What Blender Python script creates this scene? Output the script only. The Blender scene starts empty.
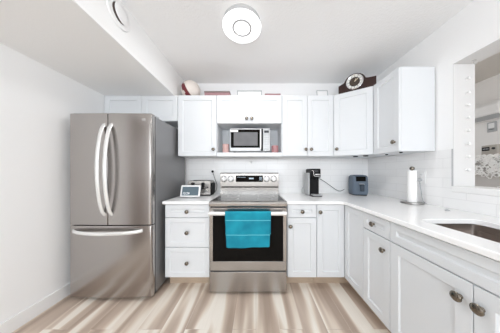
import bpy, bmesh, math, random
from mathutils import Vector, Matrix
random.seed(7)
S = bpy.context.scene
C = S.collection
R = math.radians

# ------------------------------------------------------------------ camera
cd = bpy.data.cameras.new('camera')
cd.sensor_width = 36.0
cd.lens = 160.0 / 500.0 * 36.0
cd.shift_x = -6.0 / 500.0
cd.shift_y = 5.5 / 500.0
cd.clip_start = 0.02
cam = bpy.data.objects.new('camera', cd)
cam.location = (0, 0, 1.2)
cam.rotation_euler = (R(90), 0, 0)
C.objects.link(cam)
S.camera = cam

# ------------------------------------------------------------------ light
W = bpy.data.worlds.new('world'); S.world = W; W.use_nodes = True
W.node_tree.nodes['Background'].inputs[0].default_value = (0.93, 0.97, 1.0, 1)
W.node_tree.nodes['Background'].inputs[1].default_value = 1.0
LAMP_STRENGTH = 1.4
def area(name, loc, rot, sx, sy, power, col=(1, 1, 1)):
    l = bpy.data.lights.new(name, 'AREA'); l.shape = 'RECTANGLE'
    l.size = sx; l.size_y = sy; l.energy = power; l.color = col
    o = bpy.data.objects.new(name, l); o.location = loc; o.rotation_euler = rot
    C.objects.link(o); return o
# fill light set in an added, unseen window behind the camera
area('window_fill', (-.15, -2.55, 1.66), (R(90), 0, 0), 3.0, 1.28, 100, (0.88, 0.94, 1.0))
# second fill added on the hall side, without doors, to brighten the left wall
area('side_fill', (3.04, -1.35, 1.3), (R(90), 0, R(90)), 2.0, 2.1, 24, (0.88, 0.94, 1.0))
S.view_settings.view_transform = 'Standard'
S.view_settings.look = 'None'
S.view_settings.gamma = 1.0
S.view_settings.use_curve_mapping = False
S.view_settings.exposure = -0.16
S.cycles.use_denoising = True
S.cycles.denoiser = 'OPENIMAGEDENOISE'
S.cycles.denoising_prefilter = 'ACCURATE'
S.cycles.sample_clamp_indirect = 6.0
S.cycles.max_bounces = 14
S.cycles.diffuse_bounces = 10

# ------------------------------------------------------------------ materials
def mat(name, col, rough=0.5, metal=0.0, bump=0.0, bscale=60, var=0.0, vscale=4, emit=None, es=0,
        spec=None, coat=0, trans=0, stretch=None):
    m = bpy.data.materials.new(name); m.use_nodes = True
    nt = m.node_tree; N = nt.nodes; L = nt.links
    b = N['Principled BSDF']
    b.inputs['Base Color'].default_value = (*col, 1)
    b.inputs['Roughness'].default_value = rough
    b.inputs['Metallic'].default_value = metal
    if spec is not None: b.inputs['Specular IOR Level'].default_value = spec
    if coat: b.inputs['Coat Weight'].default_value = coat
    if trans: b.inputs['Transmission Weight'].default_value = trans
    if emit: b.inputs['Emission Color'].default_value = (*emit, 1); b.inputs['Emission Strength'].default_value = es
    tc = N.new('ShaderNodeTexCoord'); mp = N.new('ShaderNodeMapping')
    L.new(tc.outputs['Object'], mp.inputs[0])
    if stretch: mp.inputs['Scale'].default_value = stretch
    if var:
        n = N.new('ShaderNodeTexNoise'); n.inputs['Scale'].default_value = vscale; n.inputs['Detail'].default_value = 3
        L.new(mp.outputs[0], n.inputs[0])
        r = N.new('ShaderNodeMapRange'); r.inputs['To Min'].default_value = 1 - var; r.inputs['To Max'].default_value = 1 + var
        L.new(n.outputs[0], r.inputs[0])
        mx = N.new('ShaderNodeMix'); mx.data_type = 'RGBA'; mx.blend_type = 'MULTIPLY'; mx.inputs[0].default_value = 1
        mx.inputs[6].default_value = (*col, 1); L.new(r.outputs[0], mx.inputs[7])
        L.new(mx.outputs[2], b.inputs['Base Color'])
    if bump:
        n = N.new('ShaderNodeTexNoise'); n.inputs['Scale'].default_value = bscale; n.inputs['Detail'].default_value = 4
        L.new(mp.outputs[0], n.inputs[0])
        bp = N.new('ShaderNodeBump'); bp.inputs['Strength'].default_value = bump; bp.inputs['Distance'].default_value = 0.004
        L.new(n.outputs[0], bp.inputs['Height']); L.new(bp.outputs[0], b.inputs['Normal'])
    return m

M = {}
M['wall'] = mat('wall_paint', (0.91, 0.91, 0.91), 0.6, bump=0.15, bscale=90)
M['hall_wall'] = mat('hall_paint', (0.90, 0.88, 0.865), 0.7, bump=0.15, bscale=90)
M['ceiling'] = mat('ceiling_stipple', (0.92, 0.92, 0.92), 0.85, bump=0.6, bscale=70)
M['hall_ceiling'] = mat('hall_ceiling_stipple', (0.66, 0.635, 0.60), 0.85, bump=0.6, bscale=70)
M['soffit'] = mat('soffit_paint', (0.90, 0.90, 0.895), 0.7, bump=0.15, bscale=90)
M['trim'] = mat('trim_paint', (0.88, 0.88, 0.875), 0.35)
M['cab'] = mat('cabinet_paint', (0.71, 0.73, 0.75), 0.42, var=0.01)
M['cabin'] = mat('cabinet_interior', (0.75, 0.77, 0.79), 0.4, var=0.01)
M['quartz'] = mat('quartz', (0.91, 0.91, 0.91), 0.16, var=0.03, vscale=14)
M['knob'] = mat('pewter_knob', (0.20, 0.175, 0.145), 0.22, 1.0, var=0.2, vscale=60)
M['toe'] = mat('toe_kick_wood', (0.46, 0.36, 0.27), 0.5, var=0.15, vscale=12, stretch=(1, 1, 6))
M['black'] = mat('black_plastic', (0.010, 0.010, 0.011), 0.45, var=0.1, spec=0.12)
M['blackglass'] = mat('black_glass', (0.010, 0.009, 0.008), 0.09, var=0.1, spec=0.12)
M['dark'] = mat('dark_grey_plastic', (0.045, 0.045, 0.05), 0.45, var=0.1, spec=0.2)
M['grey'] = mat('grey_plastic', (0.42, 0.43, 0.44), 0.4, var=0.05)
M['mesh'] = mat('oven_window_mesh', (0.15, 0.15, 0.155), 0.4, var=0.25, vscale=8, spec=0.2)
M['white'] = mat('white_plastic', (0.86, 0.86, 0.86), 0.35, var=0.01)
M['bright'] = mat('bright_satin', (0.80, 0.80, 0.79), 0.25, 0.45, var=0.02)
M['paper'] = mat('paper_towel', (0.93, 0.93, 0.92), 0.9, bump=0.3, bscale=150)
M['chrome'] = mat('chrome', (0.78, 0.78, 0.78), 0.12, 1.0, var=0.02)
M['slate'] = mat('slate_blue_plastic', (0.125, 0.16, 0.205), 0.5, var=0.08, spec=0.2)
M['slatedk'] = mat('dark_slate_plastic', (0.05, 0.065, 0.085), 0.5, var=0.08, spec=0.2)
M['pink'] = mat('pink_wax', (0.56, 0.36, 0.34), 0.5, var=0.08, vscale=20)
M['rose'] = mat('rose_wax', (0.40, 0.20, 0.21), 0.45, var=0.08, vscale=20)
M['rosebox'] = mat('rose_card', (0.36, 0.20, 0.21), 0.6, var=0.12, vscale=25)
M['rosepale'] = mat('pale_pink_card', (0.72, 0.56, 0.56), 0.6, var=0.06, vscale=25)
M['taupe'] = mat('taupe_card', (0.22, 0.17, 0.16), 0.6, var=0.1, vscale=25)
M['maroon'] = mat('maroon_leather', (0.16, 0.022, 0.03), 0.5, bump=0.3, bscale=300)
M['cream'] = mat('cream_leather', (0.74, 0.68, 0.63), 0.5, bump=0.3, bscale=300)
M['brown'] = mat('brown_leather', (0.13, 0.07, 0.05), 0.5, bump=0.3, bscale=300)
M['mahog'] = mat('mahogany', (0.026, 0.007, 0.005), 0.3, var=0.35, vscale=10, stretch=(1, 1, 8))
M['dial'] = mat('bronze_dial', (0.045, 0.028, 0.018), 0.5, var=0.2, vscale=20)
M['gold'] = mat('pale_gold', (0.75, 0.66, 0.5), 0.3, 0.6, var=0.05)
M['silver'] = mat('silver_chapter_ring', (0.80, 0.79, 0.76), 0.4, 0.1, var=0.05)
M['teal'] = None
M['bulb'] = mat('clear_hook', (0.80, 0.80, 0.80), 0.12, var=0.05, spec=0.8)
M['ac'] = mat('air_conditioner_white', (0.86, 0.85, 0.84), 0.4, var=0.02)
M['beige'] = mat('beige_plastic', (0.46, 0.43, 0.39), 0.5, var=0.05)
M['lace'] = mat('lace_thread', (0.92, 0.92, 0.91), 0.8, var=0.03, vscale=60)
M['hallwood'] = mat('hall_cabinet_paint', (0.56, 0.54, 0.525), 0.5, var=0.05)
M['lampwhite'] = mat('lamp_diffuser', (0.9, 0.9, 0.9), 0.5, emit=(0.95, 0.97, 1.0), es=LAMP_STRENGTH, var=0.01)
M['lampring'] = mat('lamp_ring', (0.52, 0.52, 0.52), 0.4, var=0.02)
M['icon'] = mat('screen_glyph', (0.5, 0.6, 0.7), 0.5, emit=(0.6, 0.75, 0.85), es=0.5, var=0.01)
M['digits'] = mat('display_digits', (0.6, 0.6, 0.6), 0.5, emit=(0.75, 0.8, 0.85), es=0.7, var=0.01)
M['pewter'] = mat('brushed_pewter', (0.32, 0.31, 0.30), 0.3, 1.0, var=0.1)
M['mwsteel'] = mat('microwave_silver', (0.36, 0.36, 0.36), 0.38, 0.9, var=0.03)
M['blackglass'].node_tree.nodes['Principled BSDF'].inputs['IOR'].default_value = 1.16
M['seam'] = mat('gasket', (0.03, 0.03, 0.03), 0.6, var=0.1)
M['frsideline'] = mat('fridge_side', (0.27, 0.27, 0.275), 0.4, 0.5, bump=0.12, bscale=260)

def steel(name, col, rough, horizontal=True, aniso=.6):
    m = mat(name, col, rough, 1.0)
    nt = m.node_tree; N = nt.nodes; L = nt.links; b = N['Principled BSDF']
    mp = [n for n in N if n.type == 'MAPPING'][0]
    mp.inputs['Scale'].default_value = (3, 3, 700) if horizontal else (500, 500, 3)
    n = N.new('ShaderNodeTexNoise'); n.inputs['Scale'].default_value = 1; n.inputs['Detail'].default_value = 2
    L.new(mp.outputs[0], n.inputs[0])
    r = N.new('ShaderNodeMapRange'); r.inputs['To Min'].default_value = rough * 0.93; r.inputs['To Max'].default_value = rough * 1.07
    L.new(n.outputs[0], r.inputs[0]); L.new(r.outputs[0], b.inputs['Roughness'])
    b.inputs['Anisotropic'].default_value = aniso
    bp = N.new('ShaderNodeBump'); bp.inputs['Strength'].default_value = 0.004; bp.inputs['Distance'].default_value = 0.0005
    L.new(n.outputs[0], bp.inputs['Height']); L.new(bp.outputs[0], b.inputs['Normal'])
    return m
M['steel'] = steel('brushed_steel', (0.43, 0.41, 0.39), 0.26)
M['steelv'] = steel('brushed_steel_upright', (0.45, 0.425, 0.41), 0.22, False, 0.0)
M['sinksteel'] = steel('sink_steel', (0.42, 0.37, 0.34), 0.28)

def floor_mat():
    m = bpy.data.materials.new('vinyl_planks'); m.use_nodes = True
    nt = m.node_tree; N = nt.nodes; L = nt.links; b = N['Principled BSDF']
    tc = N.new('ShaderNodeTexCoord')
    # planks run towards the range: brick texture with rows across X
    sw = N.new('ShaderNodeSeparateXYZ'); L.new(tc.outputs['Object'], sw.inputs[0])
    cm = N.new('ShaderNodeCombineXYZ'); L.new(sw.outputs[1], cm.inputs[0]); L.new(sw.outputs[0], cm.inputs[1])
    br = N.new('ShaderNodeTexBrick')
    br.inputs['Scale'].default_value = 1; br.inputs['Brick Width'].default_value = 1.22; br.inputs['Row Height'].default_value = 0.18
    br.inputs['Mortar Size'].default_value = 0.0012; br.inputs['Mortar Smooth'].default_value = 0.2
    br.inputs['Color1'].default_value = (0, 0, 0, 1); br.inputs['Color2'].default_value = (1, 1, 1, 1)
    br.inputs['Mortar'].default_value = (0.4, 0.4, 0.4, 1); br.offset = 0.37
    L.new(cm.outputs[0], br.inputs[0])
    # offset the grain per plank
    add = N.new('ShaderNodeVectorMath'); add.operation = 'MULTIPLY_ADD'
    add.inputs[1].default_value = (0.16, 0.9, 0.0)
    L.new(br.outputs[0], add.inputs[0]); L.new(tc.outputs['Object'], add.inputs[2])
    mp = N.new('ShaderNodeMapping'); mp.inputs['Scale'].default_value = (10.0, 0.85, 1); mp.inputs['Rotation'].default_value = (0, 0, R(2))
    L.new(add.outputs[0], mp.inputs[0])
    n1 = N.new('ShaderNodeTexNoise'); n1.inputs['Scale'].default_value = 1.0; n1.inputs['Detail'].default_value = 1.2; n1.inputs['Roughness'].default_value = 0.4; n1.inputs['Distortion'].default_value = 0.25
    L.new(mp.outputs[0], n1.inputs[0])
    cr = N.new('ShaderNodeValToRGB'); e = cr.color_ramp.elements
    e[0].position = 0.34; e[0].color = (0.42, 0.325, 0.26, 1)
    e[1].position = 0.60; e[1].color = (0.86, 0.80, 0.72, 1)
    k = e.new(0.47); k.color = (0.55, 0.44, 0.36, 1)
    k = e.new(0.53); k.color = (0.70, 0.60, 0.50, 1)
    L.new(n1.outputs[0], cr.inputs[0])
    mp2 = N.new('ShaderNodeMapping'); mp2.inputs['Scale'].default_value = (90, 3, 1)
    L.new(add.outputs[0], mp2.inputs[0])
    n2 = N.new('ShaderNodeTexNoise'); n2.inputs['Scale'].default_value = 1; n2.inputs['Detail'].default_value = 4
    L.new(mp2.outputs[0], n2.inputs[0])
    r2 = N.new('ShaderNodeMapRange'); r2.inputs['To Min'].default_value = 0.94; r2.inputs['To Max'].default_value = 1.06
    L.new(n2.outputs[0], r2.inputs[0])
    mx = N.new('ShaderNodeMix'); mx.data_type = 'RGBA'; mx.blend_type = 'MULTIPLY'; mx.inputs[0].default_value = 1
    L.new(cr.outputs[0], mx.inputs[6]); L.new(r2.outputs[0], mx.inputs[7])
    mx2 = N.new('ShaderNodeMix'); mx2.data_type = 'RGBA'; mx2.blend_type = 'MULTIPLY'
    L.new(br.outputs['Fac'], mx2.inputs[0]); L.new(mx.outputs[2], mx2.inputs[6]); mx2.inputs[7].default_value = (0.94, 0.92, 0.9, 1)
    L.new(mx2.outputs[2], b.inputs['Base Color'])
    b.inputs['Roughness'].default_value = 0.38
    bp = N.new('ShaderNodeBump'); bp.inputs['Strength'].default_value = 0.08; bp.inputs['Distance'].default_value = 0.002
    L.new(n2.outputs[0], bp.inputs['Height']); L.new(bp.outputs[0], b.inputs['Normal'])
    return m
M['floor'] = floor_mat()

def tile_mat(name, axis):
    m = bpy.data.materials.new(name); m.use_nodes = True
    nt = m.node_tree; N = nt.nodes; L = nt.links; b = N['Principled BSDF']
    tc = N.new('ShaderNodeTexCoord'); sw = N.new('ShaderNodeSeparateXYZ'); L.new(tc.outputs['Object'], sw.inputs[0])
    cm = N.new('ShaderNodeCombineXYZ'); L.new(sw.outputs[axis], cm.inputs[0])
    sb = N.new('ShaderNodeMath'); sb.operation = 'SUBTRACT'; sb.inputs[1].default_value = 0.905
    L.new(sw.outputs[2], sb.inputs[0]); L.new(sb.outputs[0], cm.inputs[1])
    br = N.new('ShaderNodeTexBrick'); br.inputs['Scale'].default_value = 1
    br.inputs['Brick Width'].default_value = 0.30; br.inputs['Row Height'].default_value = 0.082
    br.inputs['Mortar Size'].default_value = 0.0022; br.inputs['Mortar Smooth'].default_value = 0.3
    br.inputs['Color1'].default_value = (0.90, 0.90, 0.90, 1); br.inputs['Color2'].default_value = (0.885, 0.885, 0.885, 1)
    br.inputs['Mortar'].default_value = (0.80, 0.80, 0.80, 1)
    L.new(cm.outputs[0], br.inputs[0]); L.new(br.outputs[0], b.inputs['Base Color'])
    b.inputs['Roughness'].default_value = 0.18
    iv = N.new('ShaderNodeMath'); iv.operation = 'SUBTRACT'; iv.inputs[0].default_value = 1; L.new(br.outputs['Fac'], iv.inputs[1])
    bp = N.new('ShaderNodeBump'); bp.inputs['Strength'].default_value = 0.2; bp.inputs['Distance'].default_value = 0.001
    L.new(iv.outputs[0], bp.inputs['Height']); L.new(bp.outputs[0], b.inputs['Normal'])
    return m
M['tile_x'] = tile_mat('subway_tile_across', 0)
M['tile_y'] = tile_mat('subway_tile_along', 1)

def towel_mat():
    m = mat('teal_towel', (0.005, 0.24, 0.335), 0.95, bump=0.7, bscale=220)
    nt = m.node_tree; N = nt.nodes; L = nt.links; b = N['Principled BSDF']
    tc = [n for n in N if n.type == 'TEX_COORD'][0]
    sw = N.new('ShaderNodeSeparateXYZ'); L.new(tc.outputs['Object'], sw.inputs[0])
    nz = N.new('ShaderNodeTexNoise'); nz.inputs['Scale'].default_value = 7; L.new(tc.outputs['Object'], nz.inputs[0])
    cr = N.new('ShaderNodeValToRGB'); e = cr.color_ramp.elements
    e[0].position = 0.35; e[0].color = (0.003, 0.20, 0.29, 1); e[1].position = 0.65; e[1].color = (0.008, 0.30, 0.41, 1)
    L.new(nz.outputs[0], cr.inputs[0])
    last = cr.outputs[0]
    for z in TOWEL_BANDS:
        s = N.new('ShaderNodeMath'); s.operation = 'COMPARE'; s.inputs[1].default_value = z; s.inputs[2].default_value = 0.0032
        L.new(sw.outputs[2], s.inputs[0])
        mx = N.new('ShaderNodeMix'); mx.data_type = 'RGBA'; L.new(s.outputs[0], mx.inputs[0])
        L.new(last, mx.inputs[6]); mx.inputs[7].default_value = (0.12, 0.50, 0.60, 1); last = mx.outputs[2]
    L.new(last, b.inputs['Base Color'])
    return m

# ------------------------------------------------------------------ mesh helpers
class MB:
    """Collects shapes in world space (or in a frame F: local -> world) into one bmesh."""
    def __init__(s, F=None):
        s.bm = bmesh.new(); s.F = F or (lambda p: Vector(p))
    def v(s, p): return s.bm.verts.new(s.F(p))
    def hexa(s, pts):
        v = [s.v(p) for p in pts]
        for f in ((0, 1, 2, 3), (7, 6, 5, 4), (0, 4, 5, 1), (1, 5, 6, 2), (2, 6, 7, 3), (3, 7, 4, 0)):
            s.bm.faces.new([v[i] for i in f])
        return s
    def box(s, x0, x1, y0, y1, z0, z1):
        return s.hexa([(x0, y0, z0), (x1, y0, z0), (x1, y1, z0), (x0, y1, z0),
                       (x0, y0, z1), (x1, y0, z1), (x1, y1, z1), (x0, y1, z1)])
    def prism(s, poly, z0, z1, axis='z'):
        def P(a, b, c): return {'z': (a, b, c), 'y': (a, c, b), 'x': (c, a, b)}[axis]
        lo = [s.v(P(a, b, z0)) for a, b in poly]; hi = [s.v(P(a, b, z1)) for a, b in poly]
        s.bm.faces.new(lo); s.bm.faces.new(list(reversed(hi)))
        n = len(poly)
        for i in range(n): s.bm.faces.new([lo[i], lo[(i + 1) % n], hi[(i + 1) % n], hi[i]])
        return s
    def lathe(s, prof, o, axis=(0, 0, 1), seg=24):
        """prof: list of (radius, height) along axis from o."""
        a = Vector(axis).normalized(); t = Vector((1, 0, 0)) if abs(a.x) < 0.9 else Vector((0, 1, 0))
        u = a.cross(t).normalized(); w = a.cross(u); o = Vector(o); rings = []
        for r, h in prof:
            if r < 1e-6: rings.append([s.v(o + a * h)])
            else: rings.append([s.v(o + a * h + (u * math.cos(2 * math.pi * k / seg) + w * math.sin(2 * math.pi * k / seg)) * r) for k in range(seg)])
        for A, B in zip(rings, rings[1:]):
            for k in range(seg):
                j = (k + 1) % seg
                if len(A) == 1 and len(B) == 1: continue
                if len(A) == 1: s.bm.faces.new([A[0], B[k], B[j]])
                elif len(B) == 1: s.bm.faces.new([A[k], A[j], B[0]])
                else: s.bm.faces.new([A[k], A[j], B[j], B[k]])
        if tuple(prof[0]) != tuple(prof[-1]):
            for rg in (rings[0], rings[-1]):
                if len(rg) > 1: s.bm.faces.new(rg)
        return s
    def tube(s, pts, r, seg=8, ry=None, closed=False):
        pts = [Vector(p) for p in pts]; n = len(pts); rings = []; up0 = None
        for i, p in enumerate(pts):
            d = (pts[(i + 1) % n] - pts[i - 1]) if closed else (pts[min(i + 1, n - 1)] - pts[max(i - 1, 0)])
            d.normalize()
            if up0 is None: up0 = Vector((0, 0, 1)) if abs(d.z) < 0.9 else Vector((1, 0, 0))
            u = d.cross(up0).normalized(); w = u.cross(d).normalized(); up0 = w
            b = ry if ry else r
            rings.append([s.v(p + u * math.cos(2 * math.pi * k / seg) * r + w * math.sin(2 * math.pi * k / seg) * b) for k in range(seg)])
        m = n if closed else n - 1
        for i in range(m):
            A = rings[i]; B = rings[(i + 1) % n]
            for k in range(seg):
                j = (k + 1) % seg; s.bm.faces.new([A[k], A[j], B[j], B[k]])
        if not closed:
            s.bm.faces.new(rings[0]); s.bm.faces.new(list(reversed(rings[-1])))
        return s
    def shaker(s, u0, u1, z0, z1, fw=0.055, t=0.02, rec=0.010, sl=0.006):
        """door/drawer front in frame (u, d, z); d = 0 at its back, t at its face."""
        B = [(u0, 0, z0), (u1, 0, z0), (u1, 0, z1), (u0, 0, z1)]
        O = [(u, t, z) for u, _, z in B]
        I = [(u0 + fw, t, z0 + fw), (u1 - fw, t, z0 + fw), (u1 - fw, t, z1 - fw), (u0 + fw, t, z1 - fw)]
        g = fw + sl
        J = [(u0 + g, t - rec, z0 + g), (u1 - g, t - rec, z0 + g), (u1 - g, t - rec, z1 - g), (u0 + g, t - rec, z1 - g)]
        b, o, i, j = ([s.v(p) for p in q] for q in (B, O, I, J))
        s.bm.faces.new(list(reversed(b))); s.bm.faces.new(j)
        for A, D in ((b, o), (o, i), (i, j)):
            for k in range(4): s.bm.faces.new([A[k], A[(k + 1) % 4], D[(k + 1) % 4], D[k]])
        return s
    def build(s, name, m, parent=None, bevel=0.0, seg=2, smooth=True, sub=0):
        bm = s.bm
        bmesh.ops.recalc_face_normals(bm, faces=bm.faces)
        off = Vector((0, 0, 0)); q = parent
        while q is not None: off += q.location; q = q.parent
        if parent is None and name not in KEEP_ORIGIN:
            # a thing that is one mesh: origin at its base
            xs = [v.co for v in bm.verts]
            off = Vector(((min(p.x for p in xs) + max(p.x for p in xs)) / 2, (min(p.y for p in xs) + max(p.y for p in xs)) / 2, min(p.z for p in xs)))
            loc = off.copy()
        else: loc = Vector((0, 0, 0))
        for v in bm.verts: v.co -= off
        me = bpy.data.meshes.new(name); bm.to_mesh(me); bm.free()
        if smooth:
            for p in me.polygons: p.use_smooth = True
            me.set_sharp_from_angle(angle=R(38))
        o = bpy.data.objects.new(name, me); o.location = loc; C.objects.link(o)
        if m: me.materials.append(m)
        if parent: o.parent = parent
        if bevel:
            b = o.modifiers.new('bevel', 'BEVEL'); b.width = bevel; b.segments = seg; b.limit_method = 'ANGLE'; b.angle_limit = R(40)
        if sub:
            b = o.modifiers.new('subdivision', 'SUBSURF'); b.levels = sub; b.render_levels = sub
        return o
KEEP_ORIGIN = set()

def tag(o, label, cat, group=None):
    o['label'] = label; o['category'] = cat
    if group: o['group'] = group
    return o
def thing(name, label, cat, loc, group=None):
    o = bpy.data.objects.new(name, None); o.location = loc; o.empty_display_size = 0.1
    C.objects.link(o); return tag(o, label, cat, group)
def struct(mb, name, m, bevel=0):
    KEEP_ORIGIN.add(name)
    o = mb.build(name, m, None, bevel, smooth=False); o['kind'] = 'structure'; return o
def text_mesh(name, body, size, loc, rot, m, parent, depth=0.0006):
    cu = bpy.data.curves.new(name, 'FONT'); cu.body = body; cu.size = size; cu.extrude = depth
    cu.align_x = 'CENTER'; cu.align_y = 'CENTER'
    t = bpy.data.objects.new(name + '_src', cu); C.objects.link(t)
    bpy.context.view_layer.update()
    me = bpy.data.meshes.new_from_object(t.evaluated_get(bpy.context.evaluated_depsgraph_get()))
    bpy.data.objects.remove(t)
    off = Vector((0, 0, 0)); q = parent
    while q is not None: off += q.location; q = q.parent
    Mx = Matrix.Translation(Vector(loc) - off) @ rot.to_4x4()
    me.transform(Mx); me.name = name
    o = bpy.data.objects.new(name, me); C.objects.link(o); o.parent = parent
    me.materials.clear(); me.materials.append(m); return o
FRONT = Matrix.Rotation(R(90), 3, 'X')          # text that faces the camera side (-Y)

# ------------------------------------------------------------------ room shell
XL, XR, YB, ZC = -1.835, 1.585, 2.26, 2.45
XT = XR + 0.172                                   # far face of the wall with the pass-through
OPY0, OPY1, OPZ0, OPZ1 = 0.15, 1.287, 1.086, 2.069
struct(MB().box(XL - .1, 3.2, -2.6, 3.6, -0.05, 0), 'floor', M['floor'])
struct(MB().box(XL - .1, XT, -2.6, YB + .1, ZC, ZC + .05), 'ceiling', M['ceiling'])
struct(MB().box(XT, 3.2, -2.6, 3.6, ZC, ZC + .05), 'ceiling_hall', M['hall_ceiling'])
struct(MB().box(XL - .1, XL, -2.6, YB + .1, 0, ZC), 'wall_left', M['wall'])
struct(MB().box(XL, XR, YB, YB + .1, 0, ZC), 'wall_back', M['wall'])
w = MB()
w.box(XR, XT, OPY1, YB + .1, 0, ZC)
w.box(XR, XT, -0.3, OPY0, 0, ZC)
w.box(XR, XT, OPY0, OPY1, 0, OPZ0 - .03)
w.box(XR, XT, OPY0, OPY1, OPZ1, ZC)
struct(w, 'wall_right', M['wall'])
struct(MB().box(3.1, 3.2, -2.6, 3.6, 0, ZC), 'wall_hall', M['hall_wall'])
struct(MB().box(XT, 3.1, 3.5, 3.6, 0, ZC), 'wall_hall_end', M['hall_wall'])
w = MB()                                         # unseen rear wall, its wide opening added for the fill light
WX0, WX1, WZ0, WZ1 = -1.65, 1.35, 1.02, 2.30
w.box(XL, 3.1, -2.6, -2.5, 0, WZ0); w.box(XL, 3.1, -2.6, -2.5, WZ1, ZC)
w.box(XL, WX0, -2.6, -2.5, WZ0, WZ1); w.box(WX1, 3.1, -2.6, -2.5, WZ0, WZ1)
struct(w, 'wall_rear', M['wall'])
w = MB()
for a, b in ((WX0, WX0 + .06), (-.18, -.12), (WX1 - .06, WX1)): w.box(a, b, -2.54, -2.48, WZ0, WZ1)
w.box(WX0, WX1, -2.54, -2.48, WZ0, WZ0 + .06); w.box(WX0, WX1, -2.54, -2.48, WZ1 - .06, WZ1)
struct(w, 'fill_window', M['trim'])  # unseen window frame, added around the fill light
struct(MB().box(XL, -0.988, -2.5, YB, 2.128, ZC), 'ceiling_soffit', M['soffit'])
struct(MB().box(XL, XL + .014, -2.5, YB, 0, .112), 'baseboard_left', M['trim'], .004)
struct(MB().box(XL, XL + .018, -.15, .52, 0, 2.06), 'reflection_panel', mat('reflection_panel_brown', (.20, .15, .12), .5, var=.1))  # unseen brown panel, added for the dark band it reflects in the fridge
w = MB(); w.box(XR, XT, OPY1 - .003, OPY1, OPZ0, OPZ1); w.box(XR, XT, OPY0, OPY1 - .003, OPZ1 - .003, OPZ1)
struct(w, 'jamb_shade_liner', mat('opening_liner_shade', (.70, .70, .70), .6, bump=.1, bscale=90))  # added liner; its greyer colour holds the shade on jamb and head
# tiles
TB = 1.386
struct(MB().box(-.96, XR, YB - .008, YB, .88, TB + .06), 'wall_backsplash_back', M['tile_x'])
w = MB()
w.box(XR - .008, XR, OPY1 + .0, YB - .008, .88, TB); w.box(XR - .008, XR, 0.0, OPY1, .88, 1.040)
struct(w, 'wall_backsplash_right', M['tile_y'])
# pass-through sill board and metal tile edge
struct(MB().box(XR - .012, XT + .02, OPY0, OPY1 - .001, OPZ0 - .045, OPZ0), 'trim_1', M['trim'], .004)
struct(MB().box(XR - .0095, XR - .0005, OPY1 - .003, OPY1 + .002, OPZ0, TB), 'trim_2', M['grey'])

# ------------------------------------------------------------------ frames for cabinet runs
YU, YF, XF, XU = 1.93, 1.635, .905, 1.259        # door faces: uppers, base back run, base right run, right upper
T = .02
F_up = lambda p: Vector((p[0], YU + T - p[1], p[2]))
F_bs = lambda p: Vector((p[0], YF + T - p[1], p[2]))
F_rt = lambda p: Vector((XF + T - p[1], p[0], p[2]))
F_ru = lambda p: Vector((XU + T - p[1], p[0], p[2]))
D0 = Vector((.938, YU, 0)); D1 = Vector((XU, 1.717, 0)); DD = (D1 - D0).normalized(); DN = Vector((DD.y, -DD.x, 0))
DL = (D1 - D0).length
F_dg = lambda p: D0 - DN * T + DD * p[0] + DN * p[1] + Vector((0, 0, p[2]))

def door(F, u0, u1, z0, z1, parent, name='door', fw=.055):
    g = .0021
    return MB(F).shaker(u0 + g, u1 - g, z0 + g, z1 - g, fw).build(name, M['cab'], parent, .0015)
def knob(F, u, z, parent, r=.0195):
    a = F((u, T, z)); n = (F((u, T + 1, z)) - a)
    prof = [(.0095, .0), (.0095, .003), (.0055, .007), (.0055, .013), (r * .8, .016), (r, .020), (r, .024), (r * .82, .0285), (r * .4, .031), (0, .0315)]
    return MB().lathe(prof, a, n, 20).build('knob', M['knob'], parent)

ZT, ZB = 2.127, 1.392                            # uppers
def upper_box(root, x0, x1, z0, z1):
    return MB().box(x0 + .001, x1 - .001, YU + T, YB - .010, z0, z1).build('carcass', M['cab'], root, .001)

# over-fridge cabinet
r = thing('wall_cabinet', 'short white two-door cabinet over the fridge, under the soffit', 'cabinet', (-1.37, 2.1, 1.815), 'white wall cabinets')
upper_box(r, -1.830, -.945, 1.815, 2.125)
door(F_up, -1.832, -1.378, 1.815, 2.126, r); door(F_up, -1.378, -.945, 1.815, 2.126, r)
# tall single door left of the microwave cabinet
r = thing('wall_cabinet', 'white single-door wall cabinet directly left of the microwave niche, above toaster', 'cabinet', (-.71, 2.1, ZB), 'white wall cabinets')
upper_box(r, -.943, -.476, ZB, ZT); d = door(F_up, -.943, -.476, ZB, ZT, r); knob(F_up, -.512, 1.472, d)
# microwave cabinet
r = thing('wall_cabinet', 'white wall cabinet with two short doors and an open niche holding the microwave', 'cabinet', (-.08, 2.1, ZB), 'white wall cabinets')
w = MB()
w.box(-.475, .313, YU + T, YB - .010, 1.787, ZT)
w.box(-.475, -.468, YU + .004, YB - .010, 1.436, 1.787); w.box(.306, .313, YU + .004, YB - .010, 1.436, 1.787)
w.box(-.468, .306, YB - .022, YB - .010, 1.436, 1.787)
w.build('carcass', M['cab'], r, .001)
MB().box(-.475, .313, YU + .002, YB - .010, 1.388, 1.436).build('shelf', M['cab'], r, .002)
d = door(F_up, -.475, -.081, 1.785, ZT, r); knob(F_up, -.112, 1.842, d)
d = door(F_up, -.081, .313, 1.785, ZT, r); knob(F_up, -.050, 1.842, d)
# double door
r = thing('wall_cabinet', 'white two-door wall cabinet right of the microwave niche, above the coffee maker', 'cabinet', (.62, 2.1, ZB), 'white wall cabinets')
upper_box(r, .315, .936, ZB, ZT)
d = door(F_up, .315, .620, ZB, ZT, r); knob(F_up, .597, 1.472, d)
d = door(F_up, .620, .936, ZB, ZT, r); knob(F_up, .662, 1.472, d)
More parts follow.
